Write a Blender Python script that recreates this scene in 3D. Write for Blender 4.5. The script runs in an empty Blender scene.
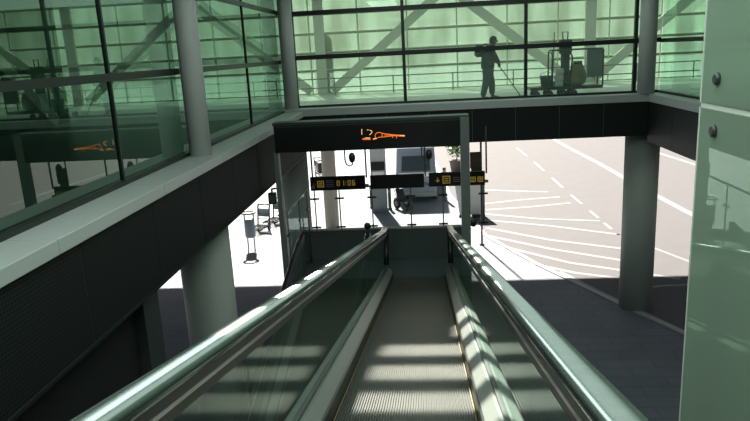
import bpy, bmesh, math, random
from mathutils import Vector, Matrix
random.seed(7)
COL = bpy.context.scene.collection
PI = math.pi
EYE = 6.85                      # eye height above the ground
SL = 0.232                     # slope of the moving walkways

# ------------------------------------------------------------------ helpers
class MB:
    """collects shapes in world or local coordinates and links them as one mesh object"""
    def __init__(s): s.v = []; s.f = []; s.sm = []
    def add(s, vs, fs, smooth=False):
        o = len(s.v); s.v += [tuple(v) for v in vs]
        for f in fs: s.f.append(tuple(i + o for i in f)); s.sm.append(smooth)
        return s
    def box(s, x0, x1, y0, y1, z0, z1):
        return s.add([(x0,y0,z0),(x1,y0,z0),(x1,y1,z0),(x0,y1,z0),(x0,y0,z1),(x1,y0,z1),(x1,y1,z1),(x0,y1,z1)],
                     [(0,3,2,1),(4,5,6,7),(0,1,5,4),(1,2,6,5),(2,3,7,6),(3,0,4,7)])
    def hexa(s, pts):           # 8 points, bottom ring then top ring
        return s.add(pts, [(0,3,2,1),(4,5,6,7),(0,1,5,4),(1,2,6,5),(2,3,7,6),(3,0,4,7)])
    def bar(s, a, b, w, h, up=(0,0,1)):
        a = Vector(a); b = Vector(b); t = (b-a).normalized(); u = Vector(up)
        if abs(t.dot(u)) > .98: u = Vector((0,1,0))
        r = t.cross(u).normalized(); n = r.cross(t)
        q = [-r*w/2-n*h/2, r*w/2-n*h/2, r*w/2+n*h/2, -r*w/2+n*h/2]
        return s.hexa([a+p for p in q] + [b+p for p in q])
    def tube(s, pts, r, n=10, cap=True):
        pts = [Vector(p) for p in pts]; rs = r if isinstance(r, (list, tuple)) else [r]*len(pts)
        rings = []; pr = None
        for i, p in enumerate(pts):
            t = (pts[min(i+1, len(pts)-1)] - pts[max(i-1, 0)]).normalized()
            if pr is None:
                u = Vector((0,0,1)) if abs(t.z) < .9 else Vector((1,0,0)); pr = t.cross(u).normalized()
            pr = (pr - t*pr.dot(t)).normalized(); q = t.cross(pr)
            rings.append([p + (pr*math.cos(2*PI*k/n) + q*math.sin(2*PI*k/n))*rs[i] for k in range(n)])
        vs = [v for g in rings for v in g]; fs = []
        for i in range(len(pts)-1):
            for k in range(n):
                fs.append((i*n+k, i*n+(k+1) % n, (i+1)*n+(k+1) % n, (i+1)*n+k))
        s.add(vs, fs, True)
        if cap:
            o = len(s.v) - len(vs)
            s.f.append(tuple(o+k for k in reversed(range(n)))); s.sm.append(False)
            s.f.append(tuple(o+(len(pts)-1)*n+k for k in range(n))); s.sm.append(False)
        return s
    def lathe(s, prof, c=(0,0,0), n=24, cap=True):
        vs = [(c[0]+r*math.cos(2*PI*k/n), c[1]+r*math.sin(2*PI*k/n), c[2]+z) for r, z in prof for k in range(n)]
        fs = [(i*n+k, i*n+(k+1) % n, (i+1)*n+(k+1) % n, (i+1)*n+k) for i in range(len(prof)-1) for k in range(n)]
        s.add(vs, fs, True)
        if cap:
            o = len(s.v)-len(vs)
            s.f.append(tuple(o+k for k in reversed(range(n)))); s.sm.append(False)
            s.f.append(tuple(o+(len(prof)-1)*n+k for k in range(n))); s.sm.append(False)
        return s
    def ball(s, c, r, n=14, m=9):
        rx, ry, rz = r if isinstance(r, (tuple, list)) else (r, r, r)
        vs = []; fs = []
        for i in range(m+1):
            a = PI*i/m
            for k in range(n):
                b = 2*PI*k/n
                vs.append((c[0]+rx*math.sin(a)*math.cos(b), c[1]+ry*math.sin(a)*math.sin(b), c[2]-rz*math.cos(a)))
        for i in range(m):
            for k in range(n): fs.append((i*n+k, i*n+(k+1) % n, (i+1)*n+(k+1) % n, (i+1)*n+k))
        return s.add(vs, fs, True)
    def sweep(s, path, prof, closed=True, cap=True, smooth=False):
        """profile (x, n) carried along a path in a plane of constant x"""
        P = [Vector(p) for p in path]; m = len(prof); vs = []
        for i, p in enumerate(P):
            t0 = (P[i]-P[i-1]).normalized() if i else None
            t1 = (P[i+1]-P[i]).normalized() if i < len(P)-1 else None
            t = ((t0 or t1) + (t1 or t0)).normalized()
            nn = Vector((0, -t.z, t.y));
            if (t1 or t0).y < -1e-6 and False: nn = -nn
            k = 1/max(.5, t.dot(t1 or t0))
            for a, b in prof: vs.append(p + Vector((a, 0, 0)) + nn*b*k)
        fs = []
        for i in range(len(P)-1):
            for j in range(m if closed else m-1):
                fs.append((i*m+j, i*m+(j+1) % m, (i+1)*m+(j+1) % m, (i+1)*m+j))
        if cap and closed:
            fs.append(tuple(range(m))[::-1]); fs.append(tuple((len(P)-1)*m+j for j in range(m)))
        return s.add(vs, fs, smooth)
    def build(s, name, m, parent=None, bevel=0, loc=None):
        me = bpy.data.meshes.new(name); me.from_pydata(s.v, [], s.f); me.update()
        bm = bmesh.new(); bm.from_mesh(me); bmesh.ops.recalc_face_normals(bm, faces=bm.faces); bm.to_mesh(me); bm.free()
        me.polygons.foreach_set('use_smooth', s.sm)
        me.materials.append(m)
        o = bpy.data.objects.new(name, me); COL.objects.link(o)
        if parent: o.parent = parent
        if loc: o.location = loc
        if bevel:
            b = o.modifiers.new('bevel', 'BEVEL'); b.width = bevel; b.segments = 2; b.limit_method = 'ANGLE'
        return o

def empty(name, loc=(0,0,0), rz=0):
    o = bpy.data.objects.new(name, None); COL.objects.link(o); o.location = loc; o.rotation_euler.z = rz
    o.empty_display_size = .1
    return o
def tag(o, label=None, cat=None, group=None, kind=None):
    if label: o['label'] = label
    if cat: o['category'] = cat
    if group: o['group'] = group
    if kind: o['kind'] = kind
    return o
def struct(o): o['kind'] = 'structure'; return o
def thing(name, label, cat, loc=(0,0,0), rz=0, group=None): return tag(empty(name, loc, rz), label, cat, group)
def dup(root, loc, rz, label):
    r = root.copy(); COL.objects.link(r); r.location = loc; r.rotation_euler.z = rz; r['label'] = label
    for ch in list(root.children):
        c = ch.copy(); COL.objects.link(c); c.parent = r
        for g in ch.children:
            d = g.copy(); COL.objects.link(d); d.parent = c
    return r

# camera axes (also used to read a few surveyed spots)
F = 655.0
yc = Vector((47, 160.5, -F)).normalized()
u = Vector((-135, 2569, F)).normalized(); zc = (u - yc*u.dot(yc)).normalized(); xc = yc.cross(zc) * 1
RC = Matrix((xc, yc, zc))       # rows: world axes in camera space -> world = RC @ cam
def at(px, py, d):              # the point that stands d metres ahead
    r = RC @ Vector((px-375, -(py-210.5), -F)); t = d/r.y
    return Vector((0,0,EYE)) + r*t
def gr(px, py):                 # the point on the ground
    r = RC @ Vector((px-375, -(py-210.5), -F)); t = -EYE/r.z
    p = Vector((0,0,EYE)) + r*t; return (p.x, p.y)

# ------------------------------------------------------------------ materials
def mat(name, base, rough=.6, metal=0, var=0, scale=6, bump=0, spec=.5, coord='Object', emit=None):
    m = bpy.data.materials.new(name); m.use_nodes = True; nt = m.node_tree; b = nt.nodes['Principled BSDF']
    b.inputs['Base Color'].default_value = (*base, 1); b.inputs['Roughness'].default_value = rough
    b.inputs['Metallic'].default_value = metal; b.inputs['Specular IOR Level'].default_value = spec
    if emit:
        b.inputs['Emission Color'].default_value = (*emit[:3], 1); b.inputs['Emission Strength'].default_value = emit[3]
    tc = nt.nodes.new('ShaderNodeTexCoord')
    nz = nt.nodes.new('ShaderNodeTexNoise'); nz.inputs['Scale'].default_value = scale; nz.inputs['Detail'].default_value = 5
    nt.links.new(tc.outputs[coord], nz.inputs['Vector'])
    if var:
        mx = nt.nodes.new('ShaderNodeMix'); mx.data_type = 'RGBA'
        mx.inputs['A'].default_value = (*[c*(1-var) for c in base], 1); mx.inputs['B'].default_value = (*[min(1, c*(1+var)) for c in base], 1)
        nt.links.new(nz.outputs['Fac'], mx.inputs['Factor']); nt.links.new(mx.outputs['Result'], b.inputs['Base Color'])
    if bump:
        bp = nt.nodes.new('ShaderNodeBump'); bp.inputs['Strength'].default_value = bump; bp.inputs['Distance'].default_value = .02
        nt.links.new(nz.outputs['Fac'], bp.inputs['Height']); nt.links.new(bp.outputs['Normal'], b.inputs['Normal'])
    return m
def brick_mat(name, c1, c2, mortar, scale, rough=.75, bw=.5, rh=.25, ms=.02):
    m = mat(name, c1, rough); nt = m.node_tree; b = nt.nodes['Principled BSDF']
    tc = nt.nodes['Texture Coordinate']; br = nt.nodes.new('ShaderNodeTexBrick')
    br.inputs['Color1'].default_value = (*c1, 1); br.inputs['Color2'].default_value = (*c2, 1); br.inputs['Mortar'].default_value = (*mortar, 1)
    br.inputs['Scale'].default_value = scale; br.inputs['Mortar Size'].default_value = ms
    br.inputs['Brick Width'].default_value = bw; br.inputs['Row Height'].default_value = rh
    nt.links.new(tc.outputs['Object'], br.inputs['Vector'])
    nz = nt.nodes['Noise Texture']; nz.inputs['Scale'].default_value = .7
    mx = nt.nodes.new('ShaderNodeMix'); mx.data_type = 'RGBA'; mx.blend_type = 'MULTIPLY'; mx.inputs['Factor'].default_value = .5
    nt.links.new(br.outputs['Color'], mx.inputs['A']); nt.links.new(nz.outputs['Fac'], mx.inputs['B'])
    hs = nt.nodes.new('ShaderNodeHueSaturation'); hs.inputs['Saturation'].default_value = .8; hs.inputs['Value'].default_value = 1.25
    nt.links.new(mx.outputs['Result'], hs.inputs['Color']); nt.links.new(hs.outputs['Color'], b.inputs['Base Color'])
    return m
def perf_mat(name, base, dot, scale):
    m = mat(name, base, .7, 0, spec=.15); nt = m.node_tree; b = nt.nodes['Principled BSDF']
    vo = nt.nodes.new('ShaderNodeTexVoronoi'); vo.inputs['Scale'].default_value = scale; vo.inputs['Randomness'].default_value = 0
    sp = nt.nodes.new('ShaderNodeSeparateXYZ'); cb = nt.nodes.new('ShaderNodeCombineXYZ'); vo.voronoi_dimensions = '2D'
    nt.links.new(nt.nodes['Texture Coordinate'].outputs['Object'], sp.inputs[0]); nt.links.new(sp.outputs['Y'], cb.inputs['X']); nt.links.new(sp.outputs['Z'], cb.inputs['Y']); nt.links.new(cb.outputs[0], vo.inputs['Vector'])
    rp = nt.nodes.new('ShaderNodeValToRGB'); rp.color_ramp.elements[0].position = .3; rp.color_ramp.elements[1].position = .42
    rp.color_ramp.elements[0].color = (*dot, 1); rp.color_ramp.elements[1].color = (*base, 1)
    nt.links.new(vo.outputs['Distance'], rp.inputs['Fac']); nt.links.new(rp.outputs['Color'], b.inputs['Base Color'])
    return m
def glass_mat(name, tint, refl, base, grazing, power=3.0, frost=0, frost_col=(.6,.8,.65), rough=0.0, streak=0):
    """thin sheet: clear tinted light, mirror that grows at grazing angles, optional frit that scatters light"""
    m = bpy.data.materials.new(name); m.use_nodes = True; nt = m.node_tree; nt.nodes.clear()
    out = nt.nodes.new('ShaderNodeOutputMaterial')
    tr = nt.nodes.new('ShaderNodeBsdfTransparent'); tr.inputs['Color'].default_value = (*tint, 1)
    gl = nt.nodes.new('ShaderNodeBsdfGlossy'); gl.inputs['Color'].default_value = (*refl, 1); gl.inputs['Roughness'].default_value = rough
    lw = nt.nodes.new('ShaderNodeLayerWeight'); lw.inputs['Blend'].default_value = .5
    pw = nt.nodes.new('ShaderNodeMath'); pw.operation = 'POWER'; pw.inputs[1].default_value = power
    nt.links.new(lw.outputs['Facing'], pw.inputs[0])
    ma = nt.nodes.new('ShaderNodeMath'); ma.operation = 'MULTIPLY_ADD'; ma.inputs[1].default_value = grazing; ma.inputs[2].default_value = base
    nt.links.new(pw.outputs[0], ma.inputs[0])
    body = tr
    if frost:
        tl = nt.nodes.new('ShaderNodeBsdfTranslucent'); tl.inputs['Color'].default_value = (*frost_col, 1)
        df = nt.nodes.new('ShaderNodeBsdfDiffuse'); df.inputs['Color'].default_value = (*frost_col, 1)
        m0 = nt.nodes.new('ShaderNodeMixShader'); m0.inputs[0].default_value = .4
        nt.links.new(tl.outputs[0], m0.inputs[1]); nt.links.new(df.outputs[0], m0.inputs[2])
        m1 = nt.nodes.new('ShaderNodeMixShader'); m1.inputs[0].default_value = frost
        nt.links.new(tr.outputs[0], m1.inputs[1]); nt.links.new(m0.outputs[0], m1.inputs[2])
        if streak:
            tc = nt.nodes.new('ShaderNodeTexCoord'); nz = nt.nodes.new('ShaderNodeTexNoise'); mp = nt.nodes.new('ShaderNodeMapping')
            mp.inputs['Scale'].default_value = (1.6, 1.6, .35); nz.inputs['Scale'].default_value = 1.0
            nt.links.new(tc.outputs['Object'], mp.inputs['Vector']); nt.links.new(mp.outputs['Vector'], nz.inputs['Vector'])
            mr = nt.nodes.new('ShaderNodeMapRange'); mr.inputs['From Min'].default_value = .35; mr.inputs['From Max'].default_value = .65
            mr.inputs['To Min'].default_value = max(0, frost-streak); mr.inputs['To Max'].default_value = min(1, frost+streak)
            nt.links.new(nz.outputs['Fac'], mr.inputs['Value']); nt.links.new(mr.outputs['Result'], m1.inputs[0])
        body = m1
    mx = nt.nodes.new('ShaderNodeMixShader')
    nt.links.new(ma.outputs[0], mx.inputs[0]); nt.links.new(body.outputs[0], mx.inputs[1]); nt.links.new(gl.outputs[0], mx.inputs[2])
    nt.links.new(mx.outputs[0], out.inputs['Surface'])
    return m
def emit_mat(name, c, s): return mat(name, (.02,.02,.02), .5, emit=(*c, s))

M = dict(
    pave=brick_mat('plaza pavers', (.140,.160,.190), (.128,.148,.178), (.108,.124,.150), 1.0, bw=1.2, rh=.4),
    road=mat('asphalt', (.082,.077,.080), .85, var=.12, scale=1.5, bump=.2),
    line=mat('road paint', (.17,.17,.175), .6, var=.06), kerb=mat('kerb stone', (.34,.34,.35), .7, var=.1),
    conc=mat('painted concrete', (.42,.47,.42), .55, var=.05, scale=3), beige=mat('beige column paint', (.42,.37,.30), .6, var=.05),
    cladw=mat('grey white column casing', (.58,.63,.59), .4, var=.04), ledge=mat('grey ledge sheet', (.43,.48,.455), .42, var=.07, scale=3),
    fascia=perf_mat('perforated dark panel', (.015,.020,.0185), (.005,.0065,.006), 30), fdark=mat('dark fascia', (.014,.018,.017), .6, var=.2, spec=.2),
    joint=mat('joint strip', (.10,.12,.115), .5), soffit=mat('dark soffit', (.012,.014,.014), .8),
    ceil=mat('ceiling board', (.35,.37,.35), .8), floor=mat('corridor floor', (.5,.52,.5), .35, var=.06),
    frame=mat('black green frame', (.010,.016,.014), .4), brace=mat('grey steel paint', (.58,.60,.50), .5),
    steel=mat('brushed steel', (.55,.57,.55), .28, .95, var=.08, scale=30), dsteel=mat('dark grey steel', (.10,.115,.11), .4, .5, var=.1),
    gsteel=mat('grey painted post', (.17,.20,.18), .45, .2), black=mat('black plastic', (.012,.013,.014), .35),
    rubber=mat('black rubber', (.014,.015,.016), .32), handrail=mat('glossy handrail cap', (.20,.235,.22), .24, .85, var=.1, scale=14),
    deck=mat('grey green deck', (.23,.26,.235), .33, .35, var=.06, scale=12), skirt=mat('dark skirt', (.09,.10,.09), .3, .6, var=.1),
    belt=mat('ribbed pallet', (.084,.090,.080), .42, .25, var=.25, scale=5), groove=mat('pallet groove', (.04,.04,.037), .6),
    yellow=mat('yellow line', (.15,.125,.05), .6, var=.2, scale=20), truss=mat('walkway cladding', (.08,.09,.09), .5, .3, var=.1),
    land=mat('landing plate', (.075,.10,.10), .35, .3, var=.15), endw=mat('slate teal panel', (.085,.11,.108), .4, .1, var=.2, scale=4),
    sign=mat('black sign housing', (.008,.010,.010), .3), signt=mat('sign casing edge', (.06,.075,.07), .4, .4),
    led=emit_mat('orange led', (1.0,.20,.025), 1.1), ledy=emit_mat('pale led', (1.0,.55,.22), 1.3), yel=mat('yellow sign print', (.62,.46,.08), .5, emit=(.8,.55,.08,.12)),
    gtxt=mat('grey sign print', (.25,.26,.25), .5), bush=mat('leaf green', (.10,.22,.05), .6, var=.4, scale=20),
    terra=mat('planter brown', (.20,.17,.16), .7), van=mat('blue grey van paint', (.23,.28,.34), .35, .1, var=.05), vwin=mat('dark window', (.05,.065,.08), .12),
    white=mat('white panel', (.9,.9,.9), .5), lgrey=mat('light grey sheet', (.48,.5,.5), .45), mgrey=mat('mid grey sheet', (.26,.29,.31), .45),
    brown=mat('brown board', (.07,.045,.03), .6), tyre=mat('tyre', (.015,.015,.017), .8), red=mat('red lamp', (.4,.03,.02), .4),
    skin=mat('skin', (.22,.13,.09), .55), navy=mat('dark work jacket', (.035,.05,.06), .8, var=.1), trous=mat('grey work trousers', (.10,.14,.15), .8, var=.1),
    hair=mat('dark hair', (.015,.015,.015), .8), shoe=mat('dark shoe', (.03,.03,.03), .6), bag=mat('beige cloth bag', (.33,.29,.16), .8, var=.3, scale=9),
    blue=mat('blue grey bucket', (.05,.10,.14), .5), wood=mat('mop pole', (.12,.14,.13), .5),
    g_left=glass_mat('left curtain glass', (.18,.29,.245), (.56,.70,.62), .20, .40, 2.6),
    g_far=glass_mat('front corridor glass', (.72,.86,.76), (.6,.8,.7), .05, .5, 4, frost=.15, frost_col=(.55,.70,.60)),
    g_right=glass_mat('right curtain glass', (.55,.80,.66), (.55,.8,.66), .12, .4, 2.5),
    g_rear=glass_mat('fritted rear glass', (.33,.44,.35), (.6,.8,.7), .04, .3, 4, frost=.6, frost_col=(.27,.36,.29), streak=.2),
    g_bal=glass_mat('balustrade glass', (.70,.82,.77), (.75,.9,.84), .05, .85, 2.6),
    g_guard=glass_mat('guard glass', (.90,.95,.93), (.8,.9,.9), .03, .5, 4),
    g_clad=glass_mat('back painted green glass', (.30,.50,.38), (.62,.80,.70), .08, .30, 2.5, frost=.97, frost_col=(.62,.78,.64)),
    gedge=mat('glass edge', (.82,.88,.78), .3),
)
m_ = M['g_clad']

# ------------------------------------------------------------------ ground and road
kerb_pts = [(-0.4,80),(0.3,46),(1.1,31),(2.15,23.7),(3.4,20.4),(5.08,16.74),(7.0,12.9),(9.0,8.4),(12,2.0),(14,-8)]
g = struct(MB().box(-90,140,-60,260,-.3,0).build('ground', M['pave']))
mb = MB(); n = len(kerb_pts)
mb.add([(x,y,.004) for x,y in kerb_pts] + [(130,y*1.0,.004) for x,y in kerb_pts], [(i,i+1,n+i+1,n+i) for i in range(n-1)])
road = struct(mb.build('road', M['road']))
mb = MB()
for (a,b),(c,d) in zip(kerb_pts, kerb_pts[1:]): mb.bar((a,b,.012),(c,d,.012),.16,.03)
struct(mb.build('kerb', M['kerb']))
def marking(pts, w):
    mb = MB(); P = [Vector((*p, .009)) for p in pts]; vs = []
    for i, p in enumerate(P):
        t = (P[min(i+1,len(P)-1)]-P[max(i-1,0)]).normalized(); nn = Vector((-t.y,t.x,0))*w/2
        vs += [p-nn, p+nn]
    mb.add(vs, [(2*i,2*i+1,2*i+3,2*i+2) for i in range(len(P)-1)])
    return struct(mb.build('road_marking', M['line']))
marking([gr(548,136), gr(570,148.5), gr(600,164), gr(640,187), gr(689,213), gr(740,238)], .32)      # broad lane line
marking([gr(655,152), gr(690,163), gr(740,180)], .3)
P_ = [(517,148),(534,162),(552,178),(571,195),(590,211),(604,223),(617,234),(640,243),(664,252),(690,262),(730,276)]
for a, b in zip(P_[:-5], P_[1:-4]):                                                                   # broken line
    A = Vector(gr(*a)); B = Vector(gr(*b)); marking([tuple(A), tuple(A+(B-A)*.6)], .12)
marking([gr(*p) for p in P_[-5:]], .12)
for a in [((484,190),(512,191),(548,192)), ((484,204),(520,200),(560,197)), ((486,210),(530,207),(570,203)), ((484,214),(540,219),(600,221)),
          ((484,220),(550,226),(622,235)), ((486,228),(550,240),(632,250)), ((488,236),(550,249),(650,265)), ((500,246),(570,263),(680,279)),
          ((528,263),(575,273),(640,281))]:
    marking([gr(*p) for p in a], .17)
marking([gr(560,272), gr(600,292), gr(630,306), gr(680,330), gr(735,356)], .14)
marking([gr(632,291), gr(660,286), gr(720,284)], .12)

# ------------------------------------------------------------------ roof, corridors
ZS, ZF, ZB, ZR = 5.55, 5.5, 4.5, 8.9      # ledge top, corridor floor, underside, roof
YF, YG, YR = 15.75, 16.2, 23.4             # far corridor: fascia, front glass, rear glass
XL, XLG, XR, XRG = -2.93, -3.40, 5.2, 5.55
ZBF = 4.64
# ceiling with one slot of skylight
mb = MB(); sx0, sx1, sy0, sy1 = -1.78, -.42, 5.5, 13.3
mb.box(-16,sx0,-6,YR,ZR,ZR+.3); mb.box(sx1,16,-6,YR,ZR,ZR+.3); mb.box(sx0,sx1,-6,sy0,ZR,ZR+.3); mb.box(sx0,sx1,sy1,YR,ZR,ZR+.3); mb.box(sx0,-1.02,12.2,sy1,ZR,ZR+.3)
ce = struct(mb.build('ceiling', M['ceil']))
for d in (6.7, 7.8, 8.9, 9.98, 11.06, 12.15): MB().box(sx0,sx1,d-.155,d+.155,ZR+.05,ZR+.25).build('skylight_bar', M['ceil'], ce)
struct(MB().box(-16,16,-6.3,-6,0,ZR+.3).build('light_block_wall', M['conc']))  # unseen wall added behind the camera to keep side light out

def fascia(mb, mj, x0, y0, x1, y1, zlo, zhi, step, out):
    """row of panels from (x0,y0) to (x1,y1); out = outward unit normal"""
    a = Vector((x0,y0,0)); b = Vector((x1,y1,0)); L = (b-a).length; t = (b-a)/L; k = max(1, round(L/step)); o = Vector(out)
    for i in range(k):
        p = a+t*(L*i/k+.006); q = a+t*(L*(i+1)/k-.006)
        mb.hexa([p+Vector((0,0,zlo)), q+Vector((0,0,zlo)), q-o*.05+Vector((0,0,zlo)), p-o*.05+Vector((0,0,zlo)),
                 p+Vector((0,0,zhi)), q+Vector((0,0,zhi)), q-o*.05+Vector((0,0,zhi)), p-o*.05+Vector((0,0,zhi))])
        if i:
            c = a+t*(L*i/k); mj.bar(c-o*.02+Vector((0,0,zlo)), c-o*.02+Vector((0,0,zhi)), .016, .03, up=o)
# far corridor
wf = struct(MB().box(-14,14,YF+.06,YR,ZBF,ZF).build('wall_far', M['soffit']))
mb, mj = MB(), MB(); fascia(mb, mj, XL, YF, XR, YF, ZBF, ZS-.12, 1.0, (0,-1,0)); mb.build('fascia_panel', M['fdark'], wf); mj.build('panel_joint', M['joint'], wf)
struct(MB().box(XLG,XRG,YF-.02,YG+.05,ZS-.12,ZS+.06).build('trim_1', M['ledge'], bevel=.01))
struct(MB().box(-14,14,YG+.05,YR,ZF,ZF+.012).build('floor', M['floor']))
# left corridor
wl = struct(MB().box(-9,XL-.06,-4,YF+.06,ZB,ZF).build('wall_left', M['soffit']))
mb, mj = MB(), MB(); fascia(mb, mj, XL, -4, XL, YF, ZB, ZS-.13, 1.5, (1,0,0)); mb.build('fascia_panel', M['fascia'], wl); mj.build('panel_joint', M['joint'], wl)
MB().box(XL-.05,XL+.015,-4,YF,ZB-.015,ZB+.015).build('bottom_edge', M['fdark'], wl)
mb = MB()
for i in range(9):
    y0 = -4+i*(YF+4-.02)/9; y1 = -4+(i+1)*(YF+4-.02)/9-.008
    mb.box(XLG-.06, XL+.03, y0, y1, ZS-.13, ZS)
struct(mb.build('trim_2', M['ledge'], bevel=.008))
struct(MB().box(-9,XLG-.06,-4,YG,ZF,ZF+.012).build('floor.001', M['floor']))
wlo = struct(MB().box(-9.05,-9,-4,YG,ZF,ZR).build('wall_left_outer', M['g_rear']))
# right corridor
wr = struct(MB().box(XR+.06,14,2,YF+.06,ZB,ZF).build('wall_right', M['soffit']))
mb, mj = MB(), MB(); fascia(mb, mj, XR, 2, XR, YF, ZB, ZS-.12, 1.5, (-1,0,0)); mb.build('fascia_panel', M['fdark'], wr); mj.build('panel_joint', M['joint'], wr)
struct(MB().box(XR-.02,XRG+.06,2,YF-.02,ZS-.12,ZS+.06).build('trim_3', M['ledge'], bevel=.01))
struct(MB().box(XRG+.06,14,2,YG,ZF,ZF+.012).build('floor.002', M['floor']))

def glazing(name, axis, fix, a0, a1, muls, zs, z0, z1, gm, mw=.06, tw=.10, fm='frame', edge=True, depth=.05):
    """curtain wall: panes, mullions, transoms; axis 'x' runs along x at y=fix, 'y' along y at x=fix"""
    root = struct(empty(name, (fix,(a0+a1)/2,z0) if axis == 'y' else ((a0+a1)/2,fix,z0)))
    off = Vector(root.location)
    def bx(a, b, f0, f1, zz0, zz1, nm, mt):
        mb = MB()
        if axis == 'x': mb.box(a-off.x,b-off.x,fix+f0-off.y,fix+f1-off.y,zz0-off.z,zz1-off.z)
        else: mb.box(fix+f0-off.x,fix+f1-off.x,a-off.y,b-off.y,zz0-off.z,zz1-off.z)
        return mb.build(nm, mt, root)
    ms = sorted(muls); cuts = [a0]+ms+[a1]
    for p, q in zip(cuts, cuts[1:]):
        if q-p > .2:
            mb = MB(); z_ = (z0-off.z, z1-off.z)
            if axis == 'x': mb.add([(p-off.x,0,z_[0]),(q-off.x,0,z_[0]),(q-off.x,0,z_[1]),(p-off.x,0,z_[1])], [(0,1,2,3)])
            else: mb.add([(0,p-off.y,z_[0]),(0,q-off.y,z_[0]),(0,q-off.y,z_[1]),(0,p-off.y,z_[1])], [(0,1,2,3)])
            mb.build('pane', gm, root)
    for c in ms: bx(c-mw/2, c+mw/2, -depth, depth, z0, z1, 'mullion', M[fm])
    for z in zs: bx(a0, a1, -depth-.005, depth+.005, z-tw/2, z+tw/2, 'transom', M[fm])
    if edge: bx(a0, a1, -.06, .06, z0, z0+.05, 'bottom_rail', M[fm])
    return root
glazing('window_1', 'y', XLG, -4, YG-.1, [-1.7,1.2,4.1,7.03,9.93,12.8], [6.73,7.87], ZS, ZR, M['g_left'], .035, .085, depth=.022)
glazing('window_2', 'x', YG, XLG, XRG, [-3.1,-.44,2.45,4.98], [6.81,7.84], ZS+.06, ZR, M['g_far'], .075, .11)
glazing('window_3', 'y', XRG, 2, YG-.1, [4,7,10,13.2], [6.79,7.85], ZS+.06, ZR, M['g_right'], .035, .09, depth=.022)
w4 = glazing('window_4', 'x', YR-.02, -14, 14, [-12.4,-10.7,-9.0,-7.3,-5.6,-3.9,-2.2,-.5,1.2,2.9,4.6,6.3,8.0,9.7,11.4], [6.35,6.95,7.6,8.25], ZF, ZR, M['g_rear'], .035, .03, 'brace')
w5 = glazing('window_5', 'y', 9.3, 2, YG, [4,7,10,13,16], [6.35,6.95,7.6,8.25], ZF, ZR, M['g_rear'], .035, .03, 'brace')
# truss of the far corridor stands just inside the rear glass
YT = YR-.3
def brace(a, b, w=.30): return struct(MB().bar((a[0],YT,a[1]),(b[0],YT,b[1]), .12, w, up=(0,0,1) if abs(b[0]-a[0]) > .1 else (1,0,0)).build('truss_beam', M['brace']))
for sx in (-8.9, 0, 8.9):
    brace((-3.15+sx,5.62),(.75+sx,8.75)); brace((5.0+sx,5.62),(1.05+sx,8.75))
for x in (-12.4,-3.5,5.62): brace((x,ZF),(x,ZR),.34)
for y0, y1 in ((15.2,11.2),(7.2,11.0)): struct(MB().bar((9.0,y0,5.6),(9.0,y1,8.8),.12,.3).build('truss_beam', M['brace']))
struct(MB().bar((9.0,15.5,ZF),(9.0,15.5,ZR),.12,.34,up=(0,1,0)).build('truss_beam', M['brace']))
for y0, y1 in ((15.2,11.2),(7.2,11.0),(6.9,3.0)): struct(MB().bar((-8.8,y0,5.6),(-8.8,y1,8.8),.12,.3).build('truss_beam', M['brace']))

# inside handrail behind the front glass
def rail_run(name, label, y, x0, x1, z, posts):
    t = thing(name, label, 'handrail', ((x0+x1)/2, y, ZF+.012)); cx = (x0+x1)/2
    for zz in z: MB().tube([(x0-cx,0,zz),(x1-cx,0,zz)], .018, 8).build('rail', M['gsteel'], t)
    for p in posts: MB().tube([(p-cx,0,0),(p-cx,0,max(z))], .02, 8).build('post', M['gsteel'], t)
rail_run('guard_rail', 'low grey tubular rail along the inside rear of the glazed walkway', YR-.9, -5.5, 9.0, [.25,.55], [-5,-3,-1,1,3,5,7,8.8])

# ------------------------------------------------------------------ columns
def column(x, y, z0, z1, r, m, ring=True):
    prof = [(r,0),(r,z1-z0)]
    o = struct(MB().lathe(prof, (0,0,0), 40).build('column', m, loc=(x,y,z0)))
    return o
column(5.39,16.65,0,ZBF,.41,M['conc']); column(-3.6,9.9,0,ZB,.41,M['conc']); column(-3.42,16.7,0,ZBF,.35,M['conc'])
column(-3.6,3.2,0,ZB,.41,M['conc']); column(5.6,10.0,0,ZB,.41,M['conc'])
column(-3.2,9.1,ZS,ZR,.155,M['cladw']); column(-3.2,15.9,ZS+.06,ZR,.165,M['cladw']); column(5.15,15.85,ZS+.06,ZR,.19,M['cladw'])
column(-3.2,2.3,ZS,ZR,.155,M['cladw']); x, y = gr(333,232); column(x,y,0,ZR,.27,M['beige'])
# dark building core under the left corridor
core = struct(MB().box(-9,-3.25,-4,6.9,0,ZB-.001).build('wall_left_lower', M['soffit']))
MB().box(-3.25,-3.12,6.5,6.9,0,ZB-.002).build('pier', M['dsteel'], core)

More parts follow.
